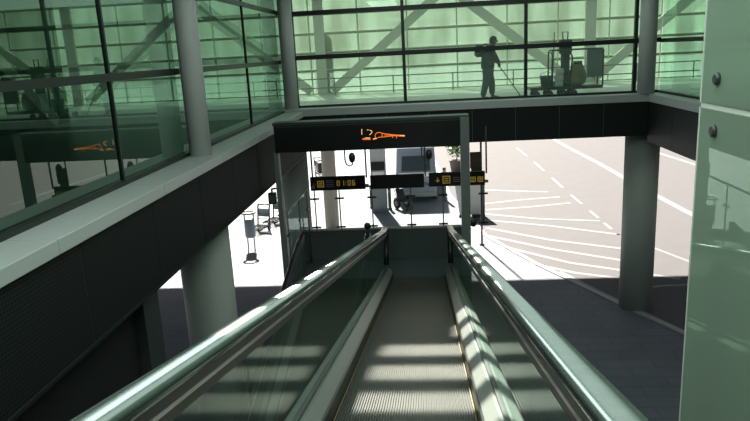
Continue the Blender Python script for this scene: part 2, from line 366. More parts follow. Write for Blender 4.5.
# ------------------------------------------------------------------ moving walkways
def walkway(name, label, xc_, pts, hr_mat, cap_chan, dirn):
    """pts: belt line (y,z) points from the top end to the foot; dirn +1 runs away from the camera, -1 towards it"""
    t = thing(name, label, 'moving walkway', (xc_, pts[0][0], pts[0][1])); oy, oz = pts[0]
    path = [(0, y-oy, z-oz) for y, z in pts]
    s = dirn
    def prof(p): return [(a, b*s) for a, b in p]
    # ribbed belt
    W = .52; NR = 52; p = [(-W,-.04)]
    for k in range(NR):
        x0 = -W+2*W*k/NR; w = 2*W/NR
        p += [(x0+.18*w,-.016),(x0+.24*w,0),(x0+.66*w,0),(x0+.72*w,-.016)]
    p += [(W,-.04)]
    MB().sweep(path, prof(p), closed=True).build('pallet_belt', M['belt'], t)
    for sd in (-1, 1):
        MB().sweep(path, prof([(sd*.517,.001),(sd*.517,.004),(sd*.506,.004),(sd*.506,.001)])).build('safety_line', M['yellow'], t)
        sk = MB().sweep(path, prof([(sd*.525,-.05),(sd*.525,.12),(sd*.54,.13),(sd*.54,-.05)])).build('skirt', M['skirt'], t)
        MB().sweep(path, prof([(sd*.542,-.05),(sd*.538,.135),(sd*.62,.20),(sd*.642,.20),(sd*.642,-.05)])).build('inner_deck', M['deck'], t)
        MB().sweep(path, prof([(sd*.643,.16),(sd*.643,.22),(sd*.662,.22),(sd*.662,.16)])).build('glass_channel', M['dsteel'], t)
        MB().sweep(path, prof([(sd*.67,-.05),(sd*.67,.19),(sd*.76,.17),(sd*.78,-.55),(sd*.75,-.55)])).build('outer_deck', M['truss'], t)
        # glass in lengths of about 1.6 m
        L = [0]
        for a, b in zip(path, path[1:]): L.append(L[-1]+(Vector(b)-Vector(a)).length)
        def pos(d):
            for i in range(len(path)-1):
                if d <= L[i+1]+1e-6: return Vector(path[i]).lerp(Vector(path[i+1]), (d-L[i])/(L[i+1]-L[i]))
            return Vector(path[-1])
        k = max(1, round(L[-1]/2.2)); st = L[-1]/k
        for i in range(k):
            a, b = pos(i*st+.006), pos((i+1)*st-.006)
            zt = 1.01
            MB().add([a+Vector((sd*.66,0,.16)), b+Vector((sd*.66,0,.16)), b+Vector((sd*.66,0,zt)), a+Vector((sd*.66,0,zt))], [(0,1,2,3)]).build('glass_panel', M['g_bal'], t)
        # handrail with a newel curve at the foot
        hp = [Vector(q)+Vector((0,0,1.04)) for q in path]; e = hp[-1]; r = .26
        cur = [e+Vector((0, s*(.03+r*math.sin(a)), -.01-r*(1-math.cos(a)))) for a in [PI*j/8*.62 for j in range(9)]]
        e2 = cur[-1]; cur += [e2+Vector((0,-s*.06,-.20)), e2+Vector((0,-s*.20,-.42))]
        capp = [(-.055,-.02),(-.058,.008),(-.045,.027),(-.02,.033),(.02,.033),(.045,.027),(.058,.008),(.055,-.02)]
        sh = lambda P: [q+Vector((sd*.66,0,0)) for q in P]
        h = MB().sweep(sh(hp[:-1]+[e]), prof(capp), smooth=True).build('handrail', hr_mat, t)
        MB().sweep(sh(hp[:-1]+[e]), prof([(-.047,-.115),(-.047,-.018),(.047,-.018),(.047,-.115)])).build('handrail_channel', cap_chan, h)
        for q in (-1, 1): MB().sweep(sh(hp[:-1]+[e]), prof([(q*.047,-.075),(q*.047,-.06),(q*.052,-.06),(q*.052,-.075)])).build('steel_bead', M['steel'], h)
        MB().sweep(sh([e]+cur), prof(capp), smooth=True).build('newel', M['rubber'], t)
    # body
    MB().sweep(path, prof([(-.745,-.06),(.745,-.06),(.72,-.75),(-.72,-.75)])).build('truss_body', M['truss'], t)
    return t
AX = -.21
b0 = lambda y: EYE-1.6-SL*y
walkway('moving_walkway', 'inclined moving walkway with ribbed belt running down between glass balustrades', AX,
        [(-1.2,b0(-1.2)),(12.1,b0(12.1)),(12.5,b0(12.5)+.012),(12.75,b0(12.75)+.045)], M['handrail'], M['black'], 1)
ZL = b0(12.75)+.045
AX2 = -1.84
zz = lambda y: ZL-SL*(12.4-y)
walkway('moving_walkway.001', 'darker second moving walkway with black handrails descending the other way at left', AX2,
        [(12.4,ZL),(12.0,zz(12.0)+.02),(3.0,zz(3.0)),(2.4,.06)], M['rubber'], M['dsteel'], -1)
# landing between them with its end wall
struct(MB().box(-2.78,.72,12.75,13.95,ZL-.25,ZL).build('floor.003', M['land']))
struct(MB().box(-2.75,-1.0,12.4,12.75,ZL-.25,ZL-.002).build('floor.004', M['land']))
we = struct(MB().box(-2.8,.74,13.95,14.07,0,3.04).build('wall_end', M['endw']))
MB().box(-2.8,.74,13.93,14.09,3.04,3.062).build('wall_cap', M['steel'], we)
struct(MB().box(-2.75,.68,12.85,13.95,0,ZL-.25).build('wall_base', M['soffit']))
struct(MB().box(-3.2,3,-5.5,-1.2,ZF-.3,b0(-1.2)).build('floor.005', M['floor']))

# glass guards at the landing
def guard(name, label, a, b, z0, h, cuts, hr_r=.024, end=False):
    a = Vector((*a,0)); b = Vector((*b,0)); c = (a+b)/2; t = thing(name, label, 'glass guard', (c.x, c.y, z0)); v = b-a; L = v.length; v /= L; nrm = Vector((-v.y,v.x,0))
    P = lambda d, z, o=0: a-c+v*d+nrm*o+Vector((0,0,z))
    cs = [0]+cuts+[L]
    for p, q in zip(cs, cs[1:]):
        MB().add([P(p+.01,.03),P(q-.01,.03),P(q-.01,h-.03),P(p+.01,h-.03)],[(0,1,2,3)]).build('glass_panel', M['g_guard'], t)
    for d in [.03]+cuts+[L-.03]:
        MB().tube([P(d,.0),P(d,h)], .014, 8).build('post', M['dsteel'], t)
        for z in (.05, h*.74): MB().bar(P(d-.10,z), P(d+.10,z), .035, .035).build('clamp', M['black'], t)
    MB().tube([P(0,h),P(L,h)], hr_r, 10).build('handrail', M['gsteel'], t)
    if end:
        for d in end: MB().ball(P(d,.06,-.05), (.075,.05,.085)).build('end_cap', M['rubber'], t)
guard('glass_guard', 'clear glass guard with thin steel rail along the end of the landing', (-2.5,14.01), (1.25,14.01), 3.062, .95, [.58,1.3,2.15,2.85], end=(1.17,3.5))
guard('glass_guard.001', 'glass side guard with sloping rail at the left end of the landing', (-2.62,11.75), (-2.62,13.9), ZL+.02, 1.66, [1.2])

# ------------------------------------------------------------------ lit sign gantry
sg = thing('sign_gantry', 'long black overhead sign box with orange lit symbols on two grey posts', 'sign', (-.95,11.65,0))
ox, oy = -.95, 11.65
MB().box(-2.70-ox,.77-ox,-.06,.26,5.17,5.70).build('sign_box', M['sign'], sg, bevel=.012)
MB().box(-2.71-ox,.78-ox,-.075,.27,5.66,5.71).build('top_casing', M['signt'], sg)
MB().box(-2.64-ox,.72-ox,-.066,-.058,5.625,5.64).build('trim_line', M['signt'], sg)
MB().box(-2.75-ox,-2.66-ox,-.02,.12,0,5.17).build('post', M['gsteel'], sg, bevel=.008)
MB().box(.62-ox,.78-ox,-.09,.07,0,5.68).build('post', M['gsteel'], sg, bevel=.008)
def strokes(lst, d, w, m, name, parent, off):
    mb = MB()
    for pl in lst:
        for a, b in zip(pl, pl[1:]):
            A = at(*a, d)-off; B = at(*b, d)-off
            A.y = B.y = d-off.y; mb.bar(A, B, w, .006, up=(0,1,0))
    return mb.build(name, m, parent)
sc_ = lambda L: [[(345+x/10.71, 115+y/10.71) for x, y in p] for p in L]
o_ = Vector((ox,oy,0))
for pl in ([(180,150),(180,210)], [(236,160),(252,160)], [(262,160),(290,175),(285,192),(262,214)], [(215,245),(270,245)]):
    strokes(sc_([pl]), 11.58, .010, M['ledy'], 'symbol', sg, o_)
for L in ([[(185,262),(275,262)], [(190,252),(270,254)]],
          [[(325,245),(322,215),(335,195),(362,185),(400,196)], [(360,185),(420,200),(520,212),(640,218)], [(350,240),(420,234),(520,222),(640,228)], [(420,214),(600,221)],
           [(510,222),(512,246)], [(550,222),(552,250)], [(400,196),(395,235)]], [[(300,262),(345,252)]]):
    strokes(sc_(L), 11.58, .011, M['led'], 'symbol', sg, o_)
for L in ([[(300,256),(340,248)]], [[(590,220),(640,222)]]): strokes(sc_(L), 11.575, .011, M['ledy'], 'symbol', sg, o_)

# three small hanging signs in a row
SD = 13.3
def hang_sign(label, px0, px1, y0, y1, rods):
    p0 = at(px0, y1, SD); p1 = at(px1, y0, SD); zt = max(p0.z, p1.z); z0 = p0.z+.0; z1 = p1.z
    x0, x1 = p0.x, p1.x; zc_ = (z0+z1)/2; hh = .145
    t = thing('hanging_sign', label, 'sign', ((x0+x1)/2, SD, zc_-hh), 0, 'row of small hanging signs')
    MB().box(-(x1-x0)/2,(x1-x0)/2,0,.05,0,2*hh).build('sign_panel', M['sign'], t, bevel=.006)
    for r in rods:
        xr = at(r, 180, SD).x-(x0+x1)/2
        MB().box(xr-.016,xr+.016,.012,.038,2*hh-.05,5.3-(zc_-hh)).build('hanger_rod', M['dsteel'], t)
        MB().box(xr-.035,xr+.035,-.008,.058,.05,.10).build('bracket', M['steel'], t)
    return t, Vector(((x0+x1)/2, SD, zc_-hh)), x0, x1, zc_
def seg_text(mb, s, x, z, h, w, th, gap):
    S = {'0':'abcdef','1':'bc','6':'acdefg','8':'abcdefg','2':'abged'}
    for ch in s:
        if ch == ':':
            mb.box(x,x+th,-.006,-.001,z+h*.22,z+h*.22+th); mb.box(x,x+th,-.006,-.001,z+h*.66,z+h*.66+th); x += th+gap; continue
        q = {'a':(0,h-th,w,h),'d':(0,0,w,th),'g':(0,h/2-th/2,w,h/2+th/2),'f':(0,h/2,th,h),'e':(0,0,th,h/2),'b':(w-th,h/2,w,h),'c':(w-th,0,w,h/2)}
        for k in S[ch]:
            a = q[k]; mb.box(x+a[0],x+a[2],-.006,-.001,z+a[1],z+a[3])
        x += w+gap
def icon(mb, x, z, s):          # framed pictogram with two bars
    th = s*.13
    mb.box(x,x+s,-.006,-.001,z,z+th); mb.box(x,x+s,-.006,-.001,z+s-th,z+s); mb.box(x,x+th,-.006,-.001,z,z+s); mb.box(x+s-th,x+s,-.006,-.001,z,z+s)
    mb.box(x+.25*s,x+.75*s,-.006,-.001,z+.28*s,z+.42*s); mb.box(x+.25*s,x+.75*s,-.006,-.001,z+.58*s,z+.72*s)
def arrow(mb, x, z, s):         # arrow pointing down
    mb.box(x+.42*s,x+.58*s,-.006,-.001,z+.25*s,z+s)
    mb.add([(x,-.004,z+.45*s),(x+s,-.004,z+.45*s),(x+.5*s,-.004,z)], [(0,1,2)])
t, c, x0, x1, _ = hang_sign('small black hanging sign with a yellow pictogram and the digits 01:06', 310.5, 365, 178, 188.5, (312.5, 366.5))
W = (x1-x0)/2
mb = MB(); icon(mb, -W+.15, .07, .14); mb.build('pictogram', M['yel'], t)
mb = MB(); arrow(mb, -W+.04, .09, .08); mb.build('arrow_symbol', M['gtxt'], t)
mb = MB(); [mb.box(-W+.34,-W+.50,-.006,-.001,z,z+.012) for z in (.08,.12,.16,.20)]; mb.build('lettering', M['gtxt'], t)
xx = -W+.56
for ch in '01:06': mb = MB(); seg_text(mb, ch, xx, .09, .11, .062, .016, .03); mb.build('digit', M['yel'], t); xx += .046 if ch == ':' else .092
hang_sign('small black hanging sign with a blank face, between the two lettered signs', 370.5, 424, 176, 187, (425.5,))
t, c, x0, x1, _ = hang_sign('small black hanging sign with yellow arrow and pictograms, at the right post', 429, 485, 173.5, 184.5, (486.5,)); W = (x1-x0)/2
mb = MB(); arrow(mb, -W+.13, .09, .10); mb.build('arrow_symbol', M['yel'], t)
mb = MB(); [mb.box(-W+.50,-W+.63,-.006,-.001,z,z+.014) for z in (.09,.13,.17)]; mb.build('lettering', M['gtxt'], t)
for x_, z_, s_ in ((-W+.28,.06,.16), (W-.30,.07,.11), (W-.15,.07,.11)): mb = MB(); icon(mb, x_, z_, s_); mb.build('pictogram', M['yel'], t)
t = thing('sign_plate', 'small dark brown plate standing above the right hanging sign', 'sign', (at(476,172,13.42).x, 13.4, 4.27))
MB().box(-.12,.12,0,.03,.16,.50).build('plate', M['brown'], t, bevel=.005); MB().box(-.10,.10,.035,.05,-.02,.44).build('back_bracket', M['dsteel'], t)

def jcam(label, px, py):
    p = at(px, py, 11.7); t = thing('security_camera', label, 'camera', (p.x, 11.7, 5.17), 0, 'cameras under the sign box'); h = p.z-5.17
    MB().tube([(-.13,0,0),(-.13,0,h-.04),(-.11,0,h-.12),(-.06,0,h-.155),(0,0,h-.13),(.0,0,h-.06)], .013, 8).build('bracket_arm', M['dsteel'], t)
    MB().ball((0,-.01,h), (.062,.05,.095)).build('camera_head', M['black'], t)
jcam('small black oval camera hooked under the sign box, above the digits 01:06', 352, 157.5)
jcam('small black oval camera hooked under the sign box, nearest its right post', 429, 154.5)
p = at(272.5, 198, 11.65)
t = thing('loudspeaker', 'small black box speaker hung on a bracket beside the left sign post', 'speaker', (p.x,11.65,p.z))
MB().box(-.07,.07,-.06,.06,-.11,.10).build('speaker_box', M['black'], t, bevel=.012); MB().box(-.055,.055,-.066,-.058,-.09,.07).build('speaker_grille', M['dsteel'], t)
MB().bar((0,0,.17),(-2.75-p.x,0.05,.17),.03,.03).build('bracket', M['dsteel'], t); MB().box(-.015,.015,-.015,.015,.09,.18).build('bracket_stem', M['dsteel'], t)

# ------------------------------------------------------------------ green glass cladding, right foreground
wc = struct(empty('wall_right_near', (1.625, 4.0, 0)))
for z0, z1 in ((.6,3.55),(3.58,6.445),(6.475,9.0-.12)):
    for y0, y1 in ((-2.6,0),( -5.2,-2.62)):
        MB().box(-.012,.012,y0,y1,z0,z1).build('glass_panel', M['g_clad'], wc)
        MB().box(-.0145,.0145,y1-.016,y1+.001,z0,z1).build('glass_edge', M['gedge'], wc)
        for yy in (y0+.22, y1-.22):
            for zb in (z0+.14, z1-.115):
                MB().tube([(-.014,yy,zb),(-.03,yy,zb),(-.036,yy,zb)], [.036,.034,.022], 16).build('fixing_bolt', M['dsteel'], wc)
for zj in (3.55,6.445): MB().box(-.006,.01,-5.2,0,zj,zj+.03).build('joint_strip', M['gedge'], wc)
MB().box(.16,.2,-5.2,-.1,0,8.85).build('backing_wall', M['conc'], wc)
for y in (-.3,-2.6,-5.0): MB().box(.06,.16,y-.05,y+.05,0,8.85).build('mounting_post', M['gsteel'], wc)

# ------------------------------------------------------------------ people: cleaner with a mop
def skin_mesh(name, joints, edges, m, parent, sub=2, root=0):
    me = bpy.data.meshes.new(name); me.from_pydata([j[0] for j in joints], edges, []); o = bpy.data.objects.new(name, me); COL.objects.link(o)
    sk = o.modifiers.new('skin', 'SKIN'); sk.use_smooth_shade = True
    for i, j in enumerate(joints):
        r = j[1]; d = me.skin_vertices[0].data[i]; d.radius = r if isinstance(r, tuple) else (r, r); d.use_root = (i == root)
    ss = o.modifiers.new('sub', 'SUBSURF'); ss.levels = ss.render_levels = sub
    dg = bpy.context.evaluated_depsgraph_get(); me2 = bpy.data.meshes.new_from_object(o.evaluated_get(dg))
    o.modifiers.clear(); o.data = me2; me2.materials.clear(); me2.materials.append(m); o.parent = parent
    for q in me2.polygons: q.use_smooth = True
    return o
pb = at(488, 97, 17.3)
person = thing('person', 'person in dark jacket and grey trousers bending over a long mop behind glass', 'person', (pb.x, 17.3, ZF+.012))
J = [((0,0,.80),(.11,.10)), ((.0,0,.98),(.11,.10)), ((.02,0,1.15),(.16,.115)), ((.05,0,1.29),(.15,.10)), ((.105,0,1.36),.062), ((.145,-.01,1.43),(.078,.085)), ((.165,-.01,1.505),(.078,.084)), ((.165,-.01,1.56),.045),
     ((.06,-.17,1.27),.062), ((.19,-.21,1.04),.047), ((.285,-.13,.89),.035),      # near arm 8..10
     ((.06,.17,1.27),.062), ((.16,.21,1.08),.047), ((.20,.03,1.00),.035),          # far arm 11..13
     ((-.03,-.10,.70),.085), ((-.06,-.11,.44),.072), ((-.15,-.12,.10),.05), ((-.07,-.13,.04),.04),
     ((.04,.10,.70),.085), ((.11,.11,.44),.072), ((.12,.12,.10),.05), ((.21,.12,.04),.04)]
E_ = [(0,1),(1,2),(2,3),(3,4),(4,5),(5,6),(6,7),(3,8),(8,9),(9,10),(3,11),(11,12),(12,13),(0,14),(14,15),(15,16),(16,17),(0,18),(18,19),(19,20),(20,21)]
body = skin_mesh('body', J, E_, M['skin'], person)
def cl(pts, edges, name, m): return skin_mesh(name, pts, edges, m, person)
cl([((0,0,.74),(.19,.185)), ((0,0,.88),(.19,.185)), ((.0,0,1.02),(.175,.14)), ((.02,0,1.16),(.20,.145)), ((.05,0,1.29),(.185,.125)), ((.085,0,1.355),(.085,.085)),
    ((.065,-.18,1.275),.082), ((.19,-.215,1.04),.066), ((.265,-.15,.92),.052), ((.065,.18,1.275),.082), ((.16,.215,1.08),.066), ((.195,.06,1.012),.052)],
   [(0,1),(1,2),(2,3),(3,4),(4,5),(4,6),(6,7),(7,8),(4,9),(9,10),(10,11)], 'jacket', M['navy'])
cl([((0,0,.86),(.175,.17)), ((0,0,.77),(.175,.17)), ((-.03,-.10,.66),.118), ((-.06,-.11,.44),.095), ((-.145,-.12,.10),.078), ((.04,.10,.66),.118), ((.11,.11,.44),.095), ((.12,.12,.10),.078)],
   [(0,1),(1,2),(2,3),(3,4),(1,5),(5,6),(6,7)], 'trousers', M['trous'])
for x, y in ((-.10,-.125),(.17,.12)):
    MB().ball((x+.02,y,.045), (.135,.05,.05)).build('shoe', M['shoe'], person)
mb = MB(); mb.ball((.143,-.01,1.52), (.090,.090,.075)); mb.ball((.11,-.01,1.47), (.07,.082,.085)); mb.build('hair', M['hair'], person)
MB().ball((.247,-.01,1.46), (.022,.016,.022)).build('nose', M['skin'], person); MB().ball((.232,-.01,1.423), (.012,.024,.007)).build('mouth', M['skin'], person)
for sy in (-.042,.022): MB().ball((.231,sy,1.482), (.008,.01,.008)).build('eye', M['black'], person)
for sy in (-.092,.072): MB().ball((.143,sy,1.47), (.024,.012,.032)).build('ear', M['skin'], person)
mopA, mopB = Vector((.14,.07,1.075)), Vector((.88,.42,.05))
pole_at = lambda q: mopA+(mopB-mopA)*q
for w, q in ((Vector((.285,-.13,.89)), .22), (Vector((.20,.03,1.00)), .09)):
    c = pole_at(q); ax = (mopB-mopA).normalized(); out = (w-c); out = (out-ax*out.dot(ax)).normalized(); sd = ax.cross(out)
    joints = [(tuple(w),.034), (tuple(c+out*.045),.034)]; ed = [(0,1)]
    for k, (o2, ln) in enumerate(((-.03,.9),(-.01,1.05),(.012,1.0),(.032,.8))):
        b = len(joints); base = c+out*.036+ax*o2
        joints += [(tuple(base+sd*.030),.009), (tuple(c+sd*.030*ln-out*.008+ax*o2),.0085), (tuple(c-out*.028*ln+ax*o2*1.05),.008), (tuple(c-sd*.018-out*.016+ax*o2),.007)]
        ed += [(1,b),(b,b+1),(b+1,b+2),(b+2,b+3)]
    b = len(joints); joints += [(tuple(c+out*.03-sd*.028-ax*.02),.010), (tuple(c-sd*.032-out*.006-ax*.005),.009), (tuple(c-out*.026-sd*.006),.008)]; ed += [(1,b),(b,b+1),(b+1,b+2)]
    skin_mesh('hand', joints, ed, M['skin'], person, 1)
t = thing('backpack', 'small dark pack worn on the upper back of the person with the mop', 'backpack', (pb.x-.2, 17.3, ZF+1.12))
MB().box(-.10,.06,-.14,.14,-.02,.28).build('pack_body', M['navy'], t, bevel=.04); MB().box(-.13,-.095,-.10,.10,.02,.16).build('pocket', M['black'], t, bevel=.012)
for sy in (-.1,.1): MB().tube([(.05,sy,.25),(.14,sy*1.1,.30),(.26,sy*1.1,.22),(.25,sy*1.2,.0),(.06,sy,.0)], .013, 6).build('strap', M['black'], t)
t = thing('mop', 'long-handled floor mop held by the person behind the glass', 'mop', (pb.x, 17.3, ZF+.012))
MB().tube([mopA, mopB], .013, 8).build('pole', M['wood'], t)
mb = MB(); mb.box(.80,1.02,.34,.50,.022,.05); mb.build('mop_frame', M['black'], t)
mb = MB()
for k in range(12): mb.tube([(.80+.02*k,.36,.03),(.79+.0215*k,.31,.014),(.78+.023*k,.27,.012)], .011, 6); mb.tube([(.80+.02*k,.48,.03),(.79+.0215*k,.53,.014)], .011, 6)
mb.build('mop_fringe', M['mgrey'], t)

# cleaning cart and what stands on it
YC = 17.5
cx = lambda px: at(px, 80, YC).x
X0, X1 = cx(529), cx(600); cm = (X0+X1)/2; zf = ZF+.012
t = thing('cleaning_cart', 'low wheeled cleaning cart with tubular frame and grey waste panel behind glass', 'cart', (cm, YC, zf))
MB().box(X0-cm,X1-cm,-.3,.3,.18,.26).build('tray', M['black'], t, bevel=.01)
for px in (535,548,562,572):
    for sy in (-.24,.24):
        MB().tube([(cx(px)-cm,sy-.025,.085),(cx(px)-cm,sy+.025,.085)], .085, 16).build('wheel', M['tyre'], t)
        MB().box(cx(px)-cm-.02,cx(px)-cm+.02,sy-.032,sy+.032,.08,.19).build('wheel_fork', M['dsteel'], t)
fx0, fx1 = cx(550)-cm, cx(600)-cm
for sy in (-.26,.26): MB().tube([(fx0,sy,.24),(fx0,sy,1.12),(fx0+.04,sy,1.16),(fx1-.02,sy,1.16),(fx1,sy,1.12),(fx1,sy,.24)], .02, 8).build('frame_tube', M['black'], t)
for xx in (fx0, fx1): MB().tube([(xx,-.26,1.1),(xx,.26,1.1)], .016, 8).build('cross_tube', M['black'], t)
MB().box(cx(584)-cm,fx1-.02,-.28,-.24,.46,1.14).build('waste_panel', M['mgrey'], t, bevel=.015)
zt = zf+.26
t = thing('bucket', 'blue grey bucket at the front end of the cleaning cart', 'bucket', (cx(546), YC-.05, zt))
MB().lathe([(.13,0),(.165,.26),(.175,.27),(.165,.275),(.125,.02)], n=24).build('pail', M['blue'], t); MB().tube([(-.165,0,.25),(-.12,0,.34),(0,0,.38),(.12,0,.34),(.165,0,.25)], .008, 6).build('handle', M['dsteel'], t)
t = thing('paper_stack', 'pale stack of paper packs on the cart beside the bucket', 'paper packs', (cx(557.5), YC-.1, zt))
for k in range(3): MB().box(-.10+.012*k,.10+.008*k,-.12,.12,.15*k,.15*k+.14).build('pack', M['white'], t, bevel=.012)
t = thing('floor_machine', 'dark upright floor machine standing on the cleaning cart', 'cleaning machine', (cx(565), YC+.02, zt))
MB().box(-.15,.15,-.17,.17,0,.30).build('motor_base', M['black'], t, bevel=.03); MB().box(-.10,.10,-.10,.10,.30,.82).build('column_body', M['navy'], t, bevel=.03)
MB().box(-.15,.15,-.12,.12,.80,1.16).build('tank', M['navy'], t, bevel=.04); MB().tube([(-.06,0,1.14),(-.08,0,1.34),(.06,0,1.34),(.05,0,1.14)], .016, 8).build('handle', M['black'], t)
MB().tube([(.06,-.10,.95),(.14,-.2,.7),(.10,-.2,.3)], .022, 8).build('hose', M['black'], t)
t = thing('rubbish_bag', 'bulging beige cloth bag on the cleaning cart', 'bag', (cx(577), YC-.03, zt))
MB().lathe([(.10,0),(.20,.05),(.23,.18),(.21,.34),(.15,.48),(.10,.56),(.12,.61)], n=18).build('bag_body', M['bag'], t); MB().lathe([(.115,.53),(.12,.55),(.115,.57)], n=18, cap=False).build('tie', M['black'], t)
for px, lab in ((552,'thin tall broom handle rising at the left of the floor machine'),):
    t = thing('broom', lab, 'broom', (cx(px+2), YC+.15, zt)); MB().tube([(0,0,.1),(.02,0,1.35)], .012, 8).build('pole', M['wood'], t); MB().box(-.14,.14,-.04,.04,0,.11).build('broom_head', M['black'], t, bevel=.01)

# ------------------------------------------------------------------ outside on the plaza
def wheel(x, y, z, r, w, parent, axis='x'):
    mb = MB()
    if axis == 'x': mb.tube([(x-w/2,y,z),(x-w/2+.01,y,z),(x+w/2-.01,y,z),(x+w/2,y,z)], [r*.92,r,r,r*.92], 20)
    else: mb.tube([(x,y-w/2,z),(x,y-w/2+.01,z),(x,y+w/2-.01,z),(x,y+w/2,z)], [r*.92,r,r,r*.92], 20)
    o = mb.build('wheel', M['tyre'], parent)
    mb = MB()
    if axis == 'x': mb.tube([(x-w/2-.006,y,z),(x+w/2+.006,y,z)], r*.5, 14)
    else: mb.tube([(x,y-w/2-.006,z),(x,y+w/2+.006,z)], r*.5, 14)
    mb.build('hub', M['mgrey'], o)
# van seen from behind
t = thing('van', 'blue grey van seen from behind with a white stripe, parked beyond the glass guard', 'van', (*gr(417,203), .004))
vb = []
prof = [(0,.35),(-.02,1.2),(.10,2.35),(.30,2.55),(4.3,2.5),(4.9,1.5),(5.5,1.2),(5.6,.4)]
mb = MB(); k = len(prof)
mb.add([(-.86 if z > 2 else -.93, y, z) for y, z in prof]+[(.86 if z > 2 else .93, y, z) for y, z in prof], [tuple(range(k))[::-1], tuple(range(k, 2*k))]+[(i,(i+1) % k,k+(i+1) % k,k+i) for i in range(k)])
mb.build('body_shell', M['van'], t, bevel=.05)
mb = MB(); mb.hexa([(-.66,-.03,1.50),(.66,-.03,1.50),(.66,.2,1.50),(-.66,.2,1.50),(-.62,.06,2.18),(.62,.06,2.18),(.62,.3,2.18),(-.62,.3,2.18)]); mb.build('rear_window', M['vwin'], t)
MB().box(-.80,.80,-.045,.02,1.24,1.42).build('white_stripe', M['white'], t)
MB().box(-.92,.92,-.10,.05,.30,.52).build('bumper', M['mgrey'], t, bevel=.03)
MB().box(-.26,.26,-.035,-.0,.80,.92).build('number_plate', M['lgrey'], t)
for sx in (-.86,.86): MB().box(sx-.05,sx+.05,-.045,.06,.75,1.15).build('tail_lamp', M['red'], t, bevel=.01)
for sx in (-.84,.84):
    for y in (.9,4.5): wheel(sx, y, .33, .33, .2, t)
# ticket machine
x, y = gr(380,212)
t = thing('ticket_machine', 'tall grey machine with black screen standing left of the van', 'ticket machine', (x, y, 0))
MB().box(-.36,.36,0,.4,0,.10).build('plinth', M['mgrey'], t); MB().box(-.33,.33,.02,.4,.10,1.25).build('lower_cabinet', M['mgrey'], t, bevel=.02)
MB().box(-.33,.33,.04,.4,1.25,3.0).build('upper_cabinet', M['lgrey'], t, bevel=.02)
MB().box(-.30,.30,.0,.05,1.86,2.24).build('screen', M['black'], t, bevel=.01); MB().box(-.24,.24,-.01,.045,1.64,1.80).build('notice', M['white'], t); MB().box(-.22,.22,-.10,.03,1.28,1.40).build('shelf', M['lgrey'], t)
for px, py, h, lab in ((372,208,1.05,'thin dark bollard at the left of the grey ticket machine'), (390,209,1.0,'thin dark bollard between ticket machine and van'), (445,200,1.55,'tall dark bollard at the right rear corner of the van')):
    x, y = gr(px, py); t = thing('bollard', lab, 'bollard', (x, y, 0), 0, 'dark bollards around the van')
    MB().lathe([(.10,0),(.10,.03),(.075,.05),(.075,h-.06),(.06,h)], n=16).build('shaft', M['dsteel'], t); MB().lathe([(.08,h-.22),(.08,h-.14)], n=16).build('band', M['lgrey'], t)
# pushchair
x, y = gr(402,208)
t = thing('pushchair', 'small black pushchair with two big wheels in front of the van', 'pushchair', (x, y, 0), math.radians(35))
for sx in (-.26,.26): wheel(sx, 0, .26, .26, .07, t)
for sx in (-.12,.12): wheel(sx, -.55, .1, .1, .05, t)
for sx in (-.22,.22): MB().tube([(sx,-.5,.14),(sx,0,.42),(sx,.35,.98)], .016, 8).build('frame_tube', M['dsteel'], t)
MB().tube([(-.22,.35,.98),(.22,.35,.98)], .02, 8).build('push_handle', M['black'], t)
mb = MB(); mb.hexa([(-.2,-.4,.36),(.2,-.4,.36),(.2,-.02,.36),(-.2,-.02,.36),(-.2,-.4,.42),(.2,-.4,.42),(.2,-.02,.42),(-.2,-.02,.42)]); mb.build('seat', M['black'], t, bevel=.01)
mb = MB(); mb.hexa([(-.2,-.05,.40),(.2,-.05,.40),(.2,.0,.42),(-.2,.0,.42),(-.2,.16,.86),(.2,.16,.86),(.2,.21,.86),(-.2,.21,.86)]); mb.build('backrest', M['black'], t, bevel=.01)
mb = MB(); mb.add([(-.21,.18,.86),(.21,.18,.86),(.21,-.0,.98),(-.21,-.0,.98),(.21,-.22,.94),(-.21,-.22,.94)], [(0,1,2,3),(3,2,4,5)]); mb.build('hood', M['black'], t)
# litter bin with ring top
x, y = gr(252,250)
t = thing('litter_bin', 'slim grey litter bin on two legs with a ring top', 'litter bin', (x, y, 0))
for sx in (-.12,.12): MB().box(sx-.02,sx+.02,-.02,.02,0,.55).build('leg', M['mgrey'], t)
MB().lathe([(.17,.5),(.19,.55),(.19,1.15),(.17,1.2)], n=20).build('bin_body', M['mgrey'], t)
for sx in (-.17,.17): MB().box(sx-.02,sx+.02,-.02,.02,1.15,1.42).build('strut', M['dsteel'], t)
mb = MB(); mb.lathe([(.26,1.38),(.29,1.42),(.26,1.46),(.20,1.44),(.20,1.40),(.26,1.38)], n=24, cap=False); mb.build('ring_top', M['lgrey'], t)
# luggage trolleys
def trolley(loc, rz, label):
    t = thing('luggage_trolley', label, 'trolley', loc, rz, 'luggage trolleys on the plaza')
    for sx in (-.27,.27):
        MB().tube([(sx,-.45,.16),(sx,.40,.20),(sx,.50,.9),(sx,.55,1.02)], .032, 8).build('side_tube', M['black'], t)
        wheel(sx, .36, .1, .1, .05, t)
    wheel(0, -.42, .1, .1, .05, t)
    MB().tube([(-.27,.55,1.02),(.27,.55,1.02)], .028, 8).build('push_bar', M['black'], t)
    mb = MB()
    for k in range(6): mb.tube([(-.27+.108*k,-.45,.18),(-.27+.108*k,.4,.21)], .022, 6)
    for yy in (-.45,0,.4): mb.tube([(-.27,yy,.18),(.27,yy,.18)], .016, 6)
    mb.build('luggage_rack', M['black'], t)
    mb = MB()
    for k in range(5): mb.tube([(-.27,.44+.014*k,.45+.1*k),(.27,.44+.014*k,.45+.1*k)], .012, 6)
    mb.build('back_grid', M['black'], t)
    MB().box(-.24,.24,.47,.49,.55,.85).build('panel', M['mgrey'], t)
    return t
